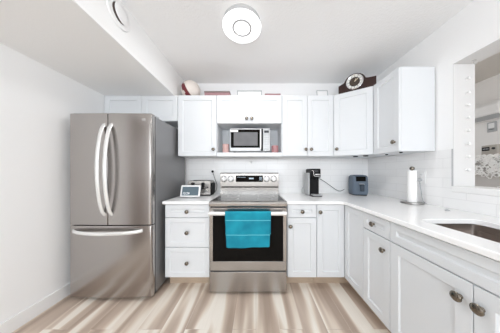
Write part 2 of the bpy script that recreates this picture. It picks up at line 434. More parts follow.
# diagonal corner cabinet
r = thing('wall_cabinet', 'white diagonal corner wall cabinet under the mantel clock', 'cabinet', (1.3, 2.0, ZB), 'white wall cabinets')
a = F_dg((0.002, 0, 0)); b = F_dg((DL - .002, 0, 0))
MB().prism([(.939, YB - .010), (.939, a.y + .002), (a.x, a.y), (b.x, b.y), (XU + T, 1.7195), (XR - .010, 1.7195), (XR - .010, YB - .010)], ZB, ZT).build('carcass', M['cab'], r, .001)
d = door(F_dg, 0, DL, ZB, ZT, r); knob(F_dg, .035, 1.472, d)
# right wall upper
r = thing('wall_cabinet', 'white wall cabinet on the right-hand wall, its blank end panel toward the pass-through', 'cabinet', (1.42, 1.56, 1.385), 'white wall cabinets')
MB().box(XU + T, XR - .010, 1.409, 1.7175, 1.385, 2.129).build('carcass', M['cab'], r, .001)
d = door(F_ru, 1.409, 1.7165, 1.385, 2.129, r); knob(F_ru, 1.452, 1.472, d)

# base cabinets: hollow carcasses from panels
ZK, ZD = .122, .872
r = thing('base_cabinet', 'white three-drawer base cabinet between fridge and range', 'cabinet', (-.70, 1.95, 0), 'white base cabinets')
MB().box(-.930, -.475, YF + T, YB - .010, ZK, ZD).build('carcass', M['cab'], r, .001)
MB().box(-.930, -.475, 1.73, 1.745, 0, ZK).build('toe_kick', M['toe'], r)
for z0, z1, kz in ((.735, .866, .797), (.432, .732, .583), (ZK, .429, .275)):
    d = door(F_bs, -.930, -.475, z0, z1, r, 'drawer', .045); knob(F_bs, -.702, kz, d)
r = thing('base_cabinet', 'white base cabinet right of the range, with one drawer over one door', 'cabinet', (.47, 1.95, 0), 'white base cabinets')
MB().box(.320, .620, YF + T, YB - .010, ZK, ZD).build('carcass', M['cab'], r, .001)
MB().box(.320, .620, 1.73, 1.745, 0, ZK).build('toe_kick', M['toe'], r)
d = door(F_bs, .322, .620, .735, .866, r, 'drawer', .045); knob(F_bs, .470, .797, d)
d = door(F_bs, .322, .620, ZK, .732, r); knob(F_bs, .350, .648, d)
r = thing('base_cabinet', 'white L-shaped corner base cabinet with two tall doors meeting in the corner', 'cabinet', (1.3, 1.95, 0), 'white base cabinets')
MB().prism([(.622, YF + T), (XF + T, YF + T), (XF + T, 1.355), (XR - .010, 1.355), (XR - .010, YB - .010), (.622, YB - .010)], ZK, ZD).build('carcass', M['cab'], r, .001)
MB().prism([(.622, 1.73), (1.0, 1.73), (1.0, 1.355), (1.015, 1.355), (1.015, 1.745), (.622, 1.745)], 0, ZK).build('toe_kick', M['toe'], r)
d = door(F_bs, .622, .9035, ZK, .866, r); knob(F_bs, .652, .793, d)
door(F_rt, 1.353, 1.6345, ZK, .866, r)
r = thing('base_cabinet', 'narrow white base cabinet on the right, one drawer over one door, before the sink cabinet', 'cabinet', (1.3, 1.2, 0), 'white base cabinets')
MB().box(XF + T, XR - .010, 1.084, 1.353, ZK, ZD).build('carcass', M['cab'], r, .001)
MB().box(1.0, 1.015, 1.084, 1.353, 0, ZK).build('toe_kick', M['toe'], r)
d = door(F_rt, 1.083, 1.353, .735, .866, r, 'drawer', .045); knob(F_rt, 1.228, .800, d)
d = door(F_rt, 1.083, 1.353, ZK, .732, r); knob(F_rt, 1.130, .648, d)
r = thing('base_cabinet', 'wide white sink base cabinet at right edge, long false front over two doors', 'cabinet', (1.3, .67, 0), 'white base cabinets')
w = MB()
w.box(XF + T, XF + T + .018, .252, 1.082, ZK, ZD); w.box(XR - .03, XR - .010, .252, 1.082, ZK, ZD)
w.box(XF + T + .018, XR - .03, .252, .27, ZK, ZD); w.box(XF + T + .018, XR - .03, 1.064, 1.082, ZK, ZD); w.box(XF + T + .018, XR - .03, .27, 1.064, ZK, ZK + .018)
w.build('carcass', M['cab'], r)
MB().box(1.0, 1.015, .252, 1.082, 0, ZK).build('toe_kick', M['toe'], r)
door(F_rt, .252, 1.081, .735, .866, r, 'false_front', .045)
d = door(F_rt, .667, 1.081, ZK, .732, r, fw=.06); knob(F_rt, .708, .650, d, .0215)
d = door(F_rt, .252, .667, ZK, .732, r, fw=.06); knob(F_rt, .640, .650, d, .0215)

# ------------------------------------------------------------------ worktops
def slab(loops, z0, z1, name, label):
    bm = bmesh.new(); edges = []
    for lp in loops:
        vs = [bm.verts.new((x, y, z0)) for x, y in lp]
        edges += [bm.edges.new((vs[i], vs[(i + 1) % len(vs)])) for i in range(len(vs))]
    bmesh.ops.triangle_fill(bm, use_beauty=True, use_dissolve=False, edges=edges)
    ex = bmesh.ops.extrude_face_region(bm, geom=list(bm.faces))
    for v in [g for g in ex['geom'] if isinstance(g, bmesh.types.BMVert)]: v.co.z = z1
    mb = MB(); mb.bm.free(); mb.bm = bm
    return tag(mb.build(name, M['quartz'], None, .004), label, 'worktop')
def rrect(x0, x1, y0, y1, r, n=5):
    pts = []
    for cx, cy, a0 in ((x1 - r, y1 - r, 0), (x0 + r, y1 - r, 90), (x0 + r, y0 + r, 180), (x1 - r, y0 + r, 270)):
        for k in range(n + 1):
            a = R(a0 + 90 * k / n); pts.append((cx + r * math.cos(a), cy + r * math.sin(a)))
    return pts
YC, XC = 1.603, .880
slab([[(-.940, YC), (-.466, YC), (-.466, YB - .009), (-.940, YB - .009)]], .875, .905, 'worktop', 'short white quartz worktop between fridge and range, under the toaster')
SX0, SX1, SY0, SY1 = 1.016, 1.368, .32, 1.0
slab([[(.310, YC), (XC - .05, YC), (XC - .015, YC - .015), (XC, YC - .05), (XC, .25), (XR - .009, .25), (XR - .009, YB - .009), (.310, YB - .009)],
      rrect(SX0, SX1, SY0, SY1, .035)], .875, .905, 'worktop', 'long white quartz L-shaped worktop with the sink cut into it')
# sink
r = thing('sink', 'undermount stainless steel sink basin in the right-hand worktop', 'sink', ((SX0 + SX1) / 2, (SY0 + SY1) / 2, .66))
w = MB()
def ring(x0, x1, y0, y1, rr, z): return [w.v((x, y, z)) for x, y in rrect(x0, x1, y0, y1, rr)]
e = .004
L_ = [ring(SX0 - .02, SX1 + .02, SY0 - .02, SY1 + .02, .05, .8735), ring(SX0 - e, SX1 + e, SY0 - e, SY1 + e, .037, .8735),
      ring(SX0 - e + .004, SX1 + e - .004, SY0 - e + .004, SY1 + e - .004, .036, .70), ring(SX0 + .02, SX1 - .02, SY0 + .02, SY1 - .02, .03, .672), ring(SX0 + .15, SX1 - .15, SY0 + .3, SY1 - .3, .02, .668)]
for A, B in zip(L_, L_[1:]):
    n = len(A)
    for k in range(n): w.bm.faces.new([A[k], A[(k + 1) % n], B[(k + 1) % n], B[k]])
w.bm.faces.new(L_[-1])
o = w.build('basin', M['sinksteel'], r)
so = o.modifiers.new('solid', 'SOLIDIFY'); so.thickness = .0012; so.offset = 0
MB().lathe([(.045, 0), (.045, .003), (.03, .004), (.028, .001), (0, .001)], ((SX0 + SX1) / 2, (SY0 + SY1) / 2, .669), (0, 0, 1)).build('drain', M['chrome'], r)

# ------------------------------------------------------------------ fridge
fx0, fx1, fy = -1.745, -.970, 1.48
r = thing('refrigerator', 'tall stainless steel french-door refrigerator beside the left wall', 'refrigerator', ((fx0 + fx1) / 2, 1.85, 0))
MB().box(fx0 + .004, fx1 - .003, fy + .074, 2.19, .03, 1.735).build('body', M['frsideline'], r, .006)
MB().box(fx0 + .03, fx1 - .03, fy + .07, 2.15, 0, .03).build('base_grille', M['black'], r)
def fdoor(x0, x1, z0, z1, bow=.012, n=20):
    pts = []; cx = (fx0 + fx1) / 2; hw = (fx1 - fx0) / 2
    for k in range(n + 1):
        x = x0 + (x1 - x0) * k / n; t = (x - cx) / hw
        y = fy + bow * (t * t)
        ed = min(x - fx0, fx1 - x)
        if ed < .018: y += .018 * (1 - math.sqrt(max(0, 1 - (1 - ed / .018) ** 2)))
        pts.append((x, y))
    # refine outer edge
    pts += [(x1, fy + .055), (x0, fy + .055)]
    return MB().prism(pts, z0, z1)
xs = -1.372
dl = fdoor(fx0, xs - .003, .708, 1.745, n=36).build('left_door', M['steelv'], r, .003); 
dr = fdoor(xs + .003, fx1, .708, 1.745, n=36).build('right_door', M['steelv'], r, .003)
dz = fdoor(fx0, fx1, .034, .700, n=60).build('freezer_drawer', M['steelv'], r, .003)
MB().box(fx0 + .006, fx1 - .006, fy + .05, fy + .076, .04, 1.735).build('gasket', M['seam'], r)
w = MB(); w.box(fx1 - .10, fx1 - .02, fy + .03, fy + .16, 1.736, 1.757); w.build('hinge_cover', M['grey'], r, .006)
w = MB(); w.box(fx0 + .02, fx0 + .10, fy + .03, fy + .16, 1.736, 1.757); w.build('hinge_cover', M['grey'], r, .006)
def arch(p0, p1, out, name, parent, rx=.017, ry=.011):
    p0 = Vector(p0); p1 = Vector(p1); pts = []
    for k in range(25):
        t = k / 24; s_ = math.sin(math.pi * t) ** .55 if 0 < t < 1 else 0
        pts.append(p0.lerp(p1, t) + Vector(out) * s_)
    return MB().tube(pts, rx, 12, ry).build(name, M['bright'], parent)
arch((xs - .034, fy + .008, 1.645), (xs - .034, fy + .008, .80), (0, -.075, 0), 'handle', dl)
arch((xs + .034, fy + .008, 1.645), (xs + .034, fy + .008, .80), (0, -.075, 0), 'handle', dr)
arch((fx0 + .045, fy + .012, .655), (fx1 - .085, fy + .008, .655), (0, -.07, -.008), 'handle', dz, .011, .017)
MB().lathe([(.0115, 0), (.0115, .0012), (0, .0012)], (-1.081, fy + .010, 1.690), (0, -1, 0)).build('logo_badge', M['white'], dr)
text_mesh('logo_lettering', 'LG', .027, (-1.044, fy + .0075, 1.689), FRONT, M['white'], dr)

# ------------------------------------------------------------------ range
rx0, rx1, ry = -.461, .304, 1.57
rc = (rx0 + rx1) / 2
r = thing('range', 'stainless steel freestanding electric range with black glass cooktop', 'stove', (rc, 1.9, 0))
MB().box(rx0 + .003, rx1 - .003, ry + .045, 2.235, .05, .893).build('body', M['steel'], r, .002)
MB().box(rx0 + .03, rx1 - .03, ry + .09, 2.2, 0, .05).build('base', M['black'], r)
w = MB()
w.prism([(ry + .0, .862), (ry - .004, .880), (ry - .002, .900), (ry + .012, .909), (ry + .05, .909), (ry + .05, .862)], rx0, rx1, 'x')
w.box(rx0, rx0 + .016, ry + .05, 2.07, .894, .909); w.box(rx1 - .016, rx1, ry + .05, 2.07, .894, .909)
w.build('cooktop_frame', M['steel'], r, .001)
g = MB().box(rx0 + .016, rx1 - .016, ry + .05, 2.07, .894, .908).build('cooktop', M['blackglass'], r)
for bx, by, br in ((-.22, .17, .105), (.18, .17, .085), (-.2, .38, .075), (.2, .38, .1)):
    w = MB()
    pts = [(rc + bx + br * math.cos(2 * math.pi * k / 36), ry + by + br * math.sin(2 * math.pi * k / 36), .9083) for k in range(36)]
    w.tube(pts, .0012, 4, .0005, closed=True); w.build('burner_ring', M['grey'], g)
# backguard
w = MB()
w.prism([(2.066, 1.012), (2.066, 1.180), (2.078, 1.190), (2.235, 1.190), (2.235, 1.012)], rx0 - .003, rx1 - .010, 'x')
bg = w.build('control_panel', M['steel'], r, .003)
MB().box(rx0 + .000, rx1 - .012, 2.073, 2.235, .905, .998).build('vent_panel', M['steel'], r, .002)
MB().box(rx0 + .01, rx1 - .01, 2.085, 2.235, .996, 1.014).build('vent_slot', M['seam'], r)
dp = MB().box(rc - .182, rc + .168, 2.0645, 2.08, 1.072, 1.156).build('display', M['blackglass'], bg)
for k in range(7): MB().box(rc - .165 + .016 * k, rc - .154 + .016 * k, 2.0635, 2.065, 1.130, 1.134).build('indicator', M['icon'], dp)
for k in range(4): MB().box(rc - .01 + .015 * k, rc + .001 + .015 * k, 2.0635, 2.065, 1.108, 1.126).build('clock_digit', M['icon'], dp)
for i in range(3):
    for j in range(3): MB().box(rc + .122 + .012 * i, rc + .129 + .012 * i, 2.0635, 2.065, 1.095 + .016 * j, 1.103 + .016 * j).build('touch_key', M['icon'], dp)
for kx in (-.335, -.245, .213, .305):
    kb = MB().lathe([(.043, 0), (.043, .004), (.034, .006), (.034, .026), (.030, .031), (0, .032)], (rc + kx, 2.066, 1.112), (0, -1, .04), 28).build('knob', M['pewter'], bg)
    MB().box(rc + kx - .005, rc + kx + .005, 2.022, 2.036, 1.080, 1.145).build('grip', M['chrome'], kb, .002)
# oven door
w = MB()
dx0, dx1 = rx0 + .004, rx1 - .004
w.box(dx0, dx1, ry, ry + .045, .232, .322); w.box(dx0, dx1, ry, ry + .045, .800, .848)
w.box(dx0, dx0 + .033, ry, ry + .045, .322, .800); w.box(dx1 - .033, dx1, ry, ry + .045, .322, .800)
od = w.build('oven_door', M['steel'], r, .002)
MB().box(dx0 + .033, dx1 - .033, ry + .004, ry + .030, .322, .800).build('window', M['blackglass'], od)
for hx in (dx0 + .03, dx1 - .03): MB().box(hx - .014, hx + .014, ry - .045, ry + .004, .794, .818).build('handle_post', M['steel'], od, .004)
pts = []; HZ = .806
for k in range(21):
    t = k / 20; pts.append((dx0 + .008 + (dx1 - dx0 - .016) * t, ry - .052 - .010 * math.sin(math.pi * t), HZ))
HY = ry - .052
MB().tube(pts, .012, 14, .019).build('handle', M['bright'], od)
MB().box(rx0 + .004, rx1 - .004, ry, ry + .045, .020, .219).build('storage_drawer', M['steel'], r, .003)
MB().box(rx0 + .01, rx1 - .01, ry + .012, ry + .046, .215, .24).build('drawer_gap', M['seam'], r)
MB().box(rx0 + .01, rx1 - .01, ry + .012, ry + .046, .845, .87).build('door_gap', M['seam'], r)

# towel over the oven handle
TOWEL_BANDS = (.737, .600)
w = MB()
tx0, tx1 = -.291, .141
NX = 28
def towel_pt(u, s):
    """u across 0..1, s along: back hem -> over handle -> front hem"""
    hy = ry - .052 - .010 * math.sin(math.pi * (.0 + (tx0 - dx0 + (tx1 - tx0) * u) / (dx1 - dx0)))
    rr = .021
    if s < 0:   # front
        dn = -s; f = dn / .36
        x = tx0 + (tx1 - tx0) * u
        x += (u - .5) * -.035 * f
        y = hy - .0155 - .003 * math.sin(u * 17 + 1.0) * f - .004 * math.sin(u * 7) * f
        z = HZ - dn - .004 * math.sin(u * 5 + .5) * f + (.006 if u in (0, 1) else 0) * f
        return (x, y, z)
    if s <= 1:
        a = math.pi * s
        return (tx0 + (tx1 - tx0) * u, hy - .0155 * math.cos(a), HZ + .0225 * math.sin(a))
    dn = s - 1; f = dn / .2
    return (tx0 + (tx1 - tx0) * u, hy + .0155 + .002 * math.sin(u * 13) * f, HZ - dn)
ss = [-.312 + .312 * k / 28 for k in range(28)] + [k / 8 for k in range(9)] + [1 + .2 * k / 8 for k in range(1, 9)]
grid = [[w.v(towel_pt(i / NX, s_)) for i in range(NX + 1)] for s_ in ss]
for A, B in zip(grid, grid[1:]):
    for i in range(NX): w.bm.faces.new([A[i], A[i + 1], B[i + 1], B[i]])
tz = min(v.co.z for v in w.bm.verts)
TOWEL_BANDS = tuple(z - tz for z in (.748, .612))
M['teal'] = towel_mat()
to = w.build('hand_towel', M['teal'])
so = to.modifiers.new('solid', 'SOLIDIFY'); so.thickness = .005; so.offset = 0
tag(to, 'teal hand towel folded over the oven door handle', 'towel')

# ------------------------------------------------------------------ microwave
mx0, mx1, my, mz0, mz1 = -.318, .170, 1.945, 1.447, 1.732
r = thing('microwave', 'silver countertop microwave in the open cabinet niche', 'microwave', ((mx0 + mx1) / 2, 2.08, 1.436))
MB().box(mx0, mx1, my + .02, 2.225, mz0, mz1).build('body', M['grey'], r, .006)
fd = MB().box(mx0, mx1 - .108, my, my + .02, mz0 + .008, mz1).build('door', M['mwsteel'], r, .003)
MB().box(mx0 + .012, mx1 - .118, my - .004, my + .01, mz0 + .048, mz1 - .016).build('door_glass', M['blackglass'], fd, .002)
MB().box(mx0 + .048, mx1 - .150, my - .006, my + .002, mz0 + .072, mz1 - .050).build('window_mesh', M['mesh'], fd)
MB().box(mx0 + .008, mx0 + .10, my - .0062, my + .0, mz1 - .046, mz1 - .022).build('sticker', M['white'], fd)
MB().box(mx1 - .124, mx1 - .106, my - .032, my - .012, mz0 + .03, mz1 - .012).build('handle', M['bright'], fd, .006)
for zz in (mz0 + .05, mz1 - .03): MB().box(mx1 - .120, mx1 - .110, my - .014, my + .004, zz, zz + .014).build('handle_post', M['bright'], fd)
cp = MB().box(mx1 - .106, mx1, my, my + .02, mz0 + .008, mz1).build('control_panel', M['mwsteel'], r, .003)
MB().box(mx1 - .104, mx1 - .084, my - .002, my + .01, mz0 + .012, mz1 - .004).build('trim_strip', M['black'], cp)
MB().box(mx1 - .070, mx1 - .014, my - .002, my + .01, mz1 - .055, mz1 - .028).build('display', M['dark'], cp)
for i in range(3):
    for j in range(5):
        MB().box(mx1 - .070 + .020 * i, mx1 - .056 + .020 * i, my - .002, my + .004, mz0 + .070 + .027 * j, mz0 + .084 + .027 * j).build('button', M['grey'], cp, .001)
MB().box(mx1 - .072, mx1 - .012, my - .003, my + .004, mz0 + .024, mz0 + .048).build('open_button', M['grey'], cp, .002)
for fx_ in (mx0 + .05, mx1 - .05):
    for fy_ in (my + .05, 2.18): MB().lathe([(.014, 0), (.014, .0125)], (fx_, fy_, 1.4365), (0, 0, 1), 12).build('foot', M['black'], r)

def candle(x, y, rad, h, mm, lm, label, lid):
    r = thing('candle', label, 'candle', (x, y, 1.436), 'candles in the microwave niche')
    MB().lathe([(rad * .9, 0), (rad, .004), (rad, h), (rad * .9, h), (rad * .9, h - .012), (0, h - .012)], (x, y, 1.4365), (0, 0, 1), 28).build('wax_body', mm, r)
    MB().tube([(x, y, 1.436 + h - .014), (x + .001, y, 1.436 + h + .004)], .0012, 6).build('wick', lm, r)
candle(-.375, 1.990, .041, .108, M['pink'], M['taupe'], 'pale pink pillar candle left of the microwave', 0)
candle(.235, 1.985, .043, .088, M['rose'], M['taupe'], 'darker rose pink pillar candle right of the microwave', 0)

# ------------------------------------------------------------------ things on the wall cabinets
TOP = ZT
bc = Vector((-.832, 2.045, TOP + .117))
w = MB(); bmesh.ops.create_uvsphere(w.bm, u_segments=32, v_segments=20, radius=.116)
w.bm.transform(Matrix.Translation(bc) @ Matrix.Rotation(R(-28), 4, 'Y') @ Matrix.Rotation(R(20), 4, 'X'))
b = w.build('ball', M['cream']); tag(b, 'cream and maroon ball lying on the cabinet next to the soffit', 'ball')
b.data.materials.append(M['maroon']); b.data.materials.append(M['brown'])
Rm = (Matrix.Rotation(R(-28), 4, 'Y') @ Matrix.Rotation(R(20), 4, 'X')).inverted()
for p in b.data.polygons:
    q = Rm @ (p.center - Vector((0, 0, .116))); q = q / q.length
    if -.62 < q.x < -.22: p.material_index = 1
    elif q.z > .86: p.material_index = 2

def carton(name, label, cat, x0, x1, y0, y1, h, m1, m2):
    r = thing(name, label, cat, ((x0 + x1) / 2, (y0 + y1) / 2, TOP))
    MB().box(x0, x1, y0, y1, TOP + .0005, TOP + h - .018).build('base', m1, r, .002)
    MB().box(x0 - .003, x1 + .003, y0 - .003, y1 + .003, TOP + h - .018, TOP + h).build('lid', m2, r, .002)
carton('box', 'long flat rose box with a dark lid on top of the cabinet beside the ball', 'box', -.645, -.33, 2.0, 2.17, .085, M['rosebox'], M['taupe'])
carton('box', 'flat pale pink box on the cabinet top right of the grey-rimmed tray', 'box', .115, .31, 2.03, 2.18, .068, M['rosepale'], M['rosebox'])
def picframe(name, label, cat, x0, x1, y, h, tw, m1, m2, lean=.02):
    r = thing(name, label, cat, ((x0 + x1) / 2, y, TOP))
    F = lambda p: Vector((p[0], y + p[1] + lean * p[2] / h, TOP + .0005 + p[2]))
    w = MB(F); w.box(x0, x1, 0, .016, h - tw, h); w.box(x0, x1, 0, .016, 0, tw); w.box(x0, x0 + tw, 0, .016, tw, h - tw); w.box(x1 - tw, x1, 0, .016, tw, h - tw)
    w.build('rim', m1, r, .001)
    MB(F).box(x0 + tw, x1 - tw, .006, .015, tw, h - tw).build('panel', m2, r)
picframe('tray', 'white tray with a grey rim standing on the cabinet above the microwave', 'tray', -.238, .075, 1.99, .098, .014, M['grey'], M['white'])
picframe('picture_frame', 'small dark-rimmed white frame standing on the cabinet above the coffee maker', 'frame', .765, .905, 2.0, .105, .008, M['grey'], M['white'])

# mantel clock along the diagonal
F_ck = lambda p: D0 + DD * p[0] - DN * p[1] + Vector((0, 0, TOP + .0005 + p[2]))
CK0, CK1, CKD = .045, .415, .07
c0 = F_ck((.215, .085, 0))
r = thing('mantel_clock', 'dark mahogany tambour mantel clock on top of the corner cabinet', 'clock', c0)
prof = [(CK0, 0), (CK1, 0), (CK1, .125)]
cxm = .212
cr_ = .104
for k in range(0, 21):
    a = R(14 + (152) * k / 20); prof.append((cxm + cr_ * 1.05 * math.cos(a), .112 + cr_ * math.sin(a)))
prof.insert(3, (cxm + .128, .130)); prof.append((cxm - .128, .128)); prof.append((CK0, .112))
w = MB(F_ck); lo = [w.v((u, .05, z)) for u, z in prof]; hi = [w.v((u, .05 + CKD, z)) for u, z in prof]
w.bm.faces.new(lo); w.bm.faces.new(hi)
for k in range(len(prof)): w.bm.faces.new([lo[k], lo[(k + 1) % len(prof)], hi[(k + 1) % len(prof)], hi[k]])
ck = w.build('case', M['mahog'], r, .004)
nrm = DN
fc = F_ck((cxm, .05, .118))
def disc(c, n, r0, r1, h, name, m, par):
    if r0 <= 0: return MB().lathe([(r1, 0), (r1, h), (0, h)], c, n, 40).build(name, m, par)
    return MB().lathe([(r0, 0), (r1, 0), (r1, h * .7), ((r0 + r1) / 2, h), (r0, h * .7), (r0, 0)], c, n, 40).build(name, m, par)
disc(fc, nrm, .072, .086, .012, 'bezel', M['chrome'], r)
dl_ = disc(fc, nrm, 0, .073, .003, 'dial', M['silver'], r)
disc(fc + nrm * .003, nrm, 0, .053, .0015, 'dial_centre', M['dial'], dl_)
for k in range(12):
    a = 2 * math.pi * k / 12
    c = fc + nrm * .0045 + DD * math.cos(a) * .0625 + Vector((0, 0, math.sin(a) * .0625))
    MB().tube([c - (DD * math.cos(a) + Vector((0, 0, math.sin(a)))) * .007, c + (DD * math.cos(a) + Vector((0, 0, math.sin(a)))) * .007], .002, 4).build('hour_mark', M['black'], dl_)
for ang, ln, rr in ((62, .034, .0032), (40, .046, .0022)):
    a = R(ang)
    MB().tube([fc + nrm * .0065, fc + nrm * .0065 + (DD * math.cos(a) + Vector((0, 0, math.sin(a)))) * ln], rr, 6).build('hand', M['gold'], dl_)

# ------------------------------------------------------------------ ceiling lamp and soffit vent
lc = Vector((-.117, 1.336, 0))
r = thing('ceiling_lamp', 'round white flush ceiling lamp, lit', 'lamp', (lc.x, lc.y, 2.45))
MB().lathe([(.10, 2.4495), (.150, 2.4495), (.150, 2.441), (.145, 2.439), (.150, 2.437), (.150, 2.429), (.145, 2.427), (.150, 2.425), (.150, 2.417), (.145, 2.415), (.148, 2.4075), (.10, 2.4075)], lc, (0, 0, 1), 48).build('housing', M['lampring'], r)
MB().lathe([(0, 2.400), (.072, 2.400), (.152, 2.4005), (.159, 2.402), (.160, 2.4045), (.158, 2.407), (0, 2.407)], lc, (0, 0, 1), 48).build('diffuser', M['lampwhite'], r)
MB().lathe([(.067, 2.3965), (.081, 2.3965), (.081, 2.4005), (.067, 2.4005), (.067, 2.3965)], lc, (0, 0, 1), 48).build('trim_ring', M['lampring'], r)

ll = bpy.data.lights.new('lamp_light', 'AREA'); ll.shape = 'DISK'; ll.size = .3; ll.energy = 7.5; ll.color = (.97, .98, 1.0)
lo_ = bpy.data.objects.new('lamp_light', ll); lo_.location = (lc.x - r.location.x, lc.y - r.location.y, 2.390 - r.location.z); lo_.parent = r; C.objects.link(lo_)
vc = Vector((-.988, 1.152, 2.338))
r = thing('air_vent', 'round white air vent on the side of the soffit', 'vent', vc)
MB().lathe([(.062, .0005), (.100, .0005), (.100, .004), (.094, .010), (.066, .012), (.062, .009), (.062, .0005)], vc, (1, 0, 0), 48).build('ring', M['white'], r)
MB().lathe([(.064, .0005), (.064, .002), (0, .002)], vc, (1, 0, 0), 40).build('throat', M['taupe'], r)
MB().lathe([(.062, 0), (.066, .004), (.060, .010), (.03, .014), (0, .015)], vc + Vector((.011, 0.011, .006)), (1, .07, .05), 48).build('disc', M['white'], r)

# ------------------------------------------------------------------ worktop things
ZW = .9055
# smart display
dc = Vector((-.745, 1.80, ZW))
r = thing('smart_display', 'small white-framed smart display in front of the toaster', 'display', dc)
Ft = lambda p: dc + Vector((p[0], p[1] + .30 * p[2], p[2]))
MB(Ft).box(-.112, .112, -.008, .006, .014, .142).build('bezel', M['white'], r, .006)
scr = MB(Ft).box(-.093, .093, -.0095, -.004, .030, .126).build('screen', mat('display_screen', (0.03, 0.04, 0.05), 0.2, emit=(0.10, 0.15, 0.18), es=0.9, var=0.3, vscale=9), r)
rot = Matrix.Rotation(math.atan(-.30), 3, 'X') @ FRONT
text_mesh('clock_digits', '12:29', .036, Ft((-.045, -.011, .052)), rot, M['digits'], scr)
MB().lathe([(.055, 0), (.058, .01), (.04, .05), (.03, .075), (0, .078)], dc + Vector((0, .065, .0003)), (0, 0, 1), 24).build('stand', M['grey'], r)
# toaster
tx, ty, th = -.705, 1.975, .185
r = thing('toaster', 'stainless steel toaster with two black lever slots beside the fridge', 'toaster', (tx, ty + .07, ZW))
w = MB()
t0, t1 = tx - .142, tx + .142
sh = [(t0, ZW + .016)] + [(t0 + .03 - .03 * math.cos(R(a)), ZW + th - .03 + .03 * math.sin(R(a))) for a in range(0, 91, 15)] + \
     [(t1 - .03 + .03 * math.sin(R(a)), ZW + th - .03 + .03 * math.cos(R(a))) for a in range(0, 91, 15)] + [(t1, ZW + .016)]
w.prism(sh, ty, ty + .20, 'y'); w.build('shell', M['steel'], r, .003)
MB().box(t0 + .004, t1 - .004, ty + .004, ty + .196, ZW, ZW + .018).build('base', M['black'], r, .003)
MB().box(t1 - .006, t1 + .012, ty + .01, ty + .19, ZW + .014, ZW + th - .03).build('end_panel', M['black'], r, .008)
MB().box(t0 - .008, t0 + .006, ty + .01, ty + .19, ZW + .014, ZW + th - .03).build('end_panel', M['black'], r, .006)
MB().box(t0 + .025, t1 - .025, ty + .03, ty + .075, ZW + th - .004, ZW + th + .0015).build('bread_slot', M['black'], r)
MB().box(t0 + .025, t1 - .025, ty + .125, ty + .17, ZW + th - .004, ZW + th + .0015).build('bread_slot', M['black'], r)
for sx in (-.072, .052):
    MB().box(tx + sx - .016, tx + sx + .016, ty - .004, ty + .01, ZW + .085, ZW + .165).build('lever_slot', M['black'], r)
    MB().box(tx + sx - .018, tx + sx + .018, ty - .026, ty - .004, ZW + .138, ZW + .156).build('lever', M['black'], r, .004)
for sx in (.085, .108):
    MB().lathe([(.009, 0), (.009, .006), (0, .007)], (tx + sx, ty, ZW + .105), (0, -1, 0), 14).build('button', M['dark'], r)
MB().lathe([(.020, 0), (.020, .012), (.016, .016), (0, .016)], (tx + .09, ty, ZW + .065), (0, -1, 0), 20).build('dial', M['chrome'], r)
MB().box(tx - .03, tx + .02, ty - .003, ty + .004, ZW + .05, ZW + .075).build('badge', M['grey'], r)
# outlets
def outlet(name, label, F, u, z):
    c = F((u, 0, z)); r = thing(name, label, 'outlet', c, 'white wall outlets')
    MB(F).box(u - .036, u + .036, .0003, .006, z - .058, z + .058).build('plate', M['white'], r, .002)
    for dz_ in (.022, -.022):
        s = MB(F).box(u - .017, u + .017, .005, .008, z + dz_ - .015, z + dz_ + .015).build('socket', M['white'], r, .004)
        w = MB(F)
        w.box(u - .008, u - .0055, .007, .0084, z + dz_ - .003, z + dz_ + .007); w.box(u + .0055, u + .008, .007, .0084, z + dz_ - .003, z + dz_ + .007)
        w.build('pin_slot', M['dark'], s)
F_bw = lambda p: Vector((p[0], YB - .008 - p[1], p[2]))
F_rw = lambda p: Vector((XR - .008 - p[1], p[0], p[2]))
outlet('wall_outlet', 'white wall outlet behind the toaster with a black plug', F_bw, -.606, 1.185)
outlet('wall_outlet', 'white wall outlet on the right wall beside the paper towel roll', F_rw, 1.522, 1.150)
def spline(pts, n=10):
    P = [Vector(p) for p in pts]; P = [P[0]] + P + [P[-1]]; out = []
    for i in range(1, len(P) - 2):
        for k in range(n):
            t = k / n; a, b, c, d = P[i - 1], P[i], P[i + 1], P[i + 2]
            out.append(.5 * ((2 * b) + (c - a) * t + (2 * a - 5 * b + 4 * c - d) * t * t + (3 * b - a - 3 * c + d) * t ** 3))
    out.append(P[-2]); return out
def cord(label, pts, plug=None, rr=.0032, m='black'):
    r = thing('power_cord', label, 'cord', pts[0])
    MB().tube(spline(pts), rr, 8).build('cable', M[m], r)
    if plug:
        p, n = plug
        MB().lathe([(.014, 0), (.016, .004), (.015, .022), (.007, .034), (.005, .040)], p, n, 14).build('plug', M[m], r)
cord('black toaster cord hanging in a loop from the wall outlet',
     [(-.606, 2.215, 1.207), (-.590, 2.19, 1.19), (-.560, 2.19, 1.10), (-.535, 2.19, 1.02), (-.55, 2.19, .945), (-.60, 2.19, .912), (-.66, 2.195, .912)],
     ((-.606, 2.2435, 1.207), (0, -1, 0)))
# coffee maker
kx0, kx1, ky = .668, .784, 1.975
r = thing('coffee_maker', 'slim black and silver single-serve coffee maker on the right worktop', 'coffee maker', (.726, 2.02, ZW))
MB().box(kx0, kx1, ky + .015, 2.17, ZW + .012, ZW + .285).build('body', M['black'], r, .008)
MB().box(kx0 - .020, kx0 + .001, ky + .01, 2.16, ZW + .008, ZW + .285).build('water_tank', M['grey'], r, .006)
hd = MB().box(kx0 + .002, kx1 + .004, ky - .035, 2.16, ZW + .225, ZW + .335).build('brew_head', M['black'], r, .012)
MB().box(kx0 + .050, kx1 - .004, ky - .042, ky - .03, ZW + .258, ZW + .272).build('head_band', M['chrome'], hd, .003)
w = MB(); w.tube(spline([(kx0 + .006, ky - .038, ZW + .31), (kx0 + .022, ky - .044, ZW + .31), (kx0 + .03, ky - .044, ZW + .26), (kx0 + .045, ky - .044, ZW + .245), (kx1 - .012, ky - .044, ZW + .245)], 6), .004, 8)
w.build('handle', M['chrome'], hd)
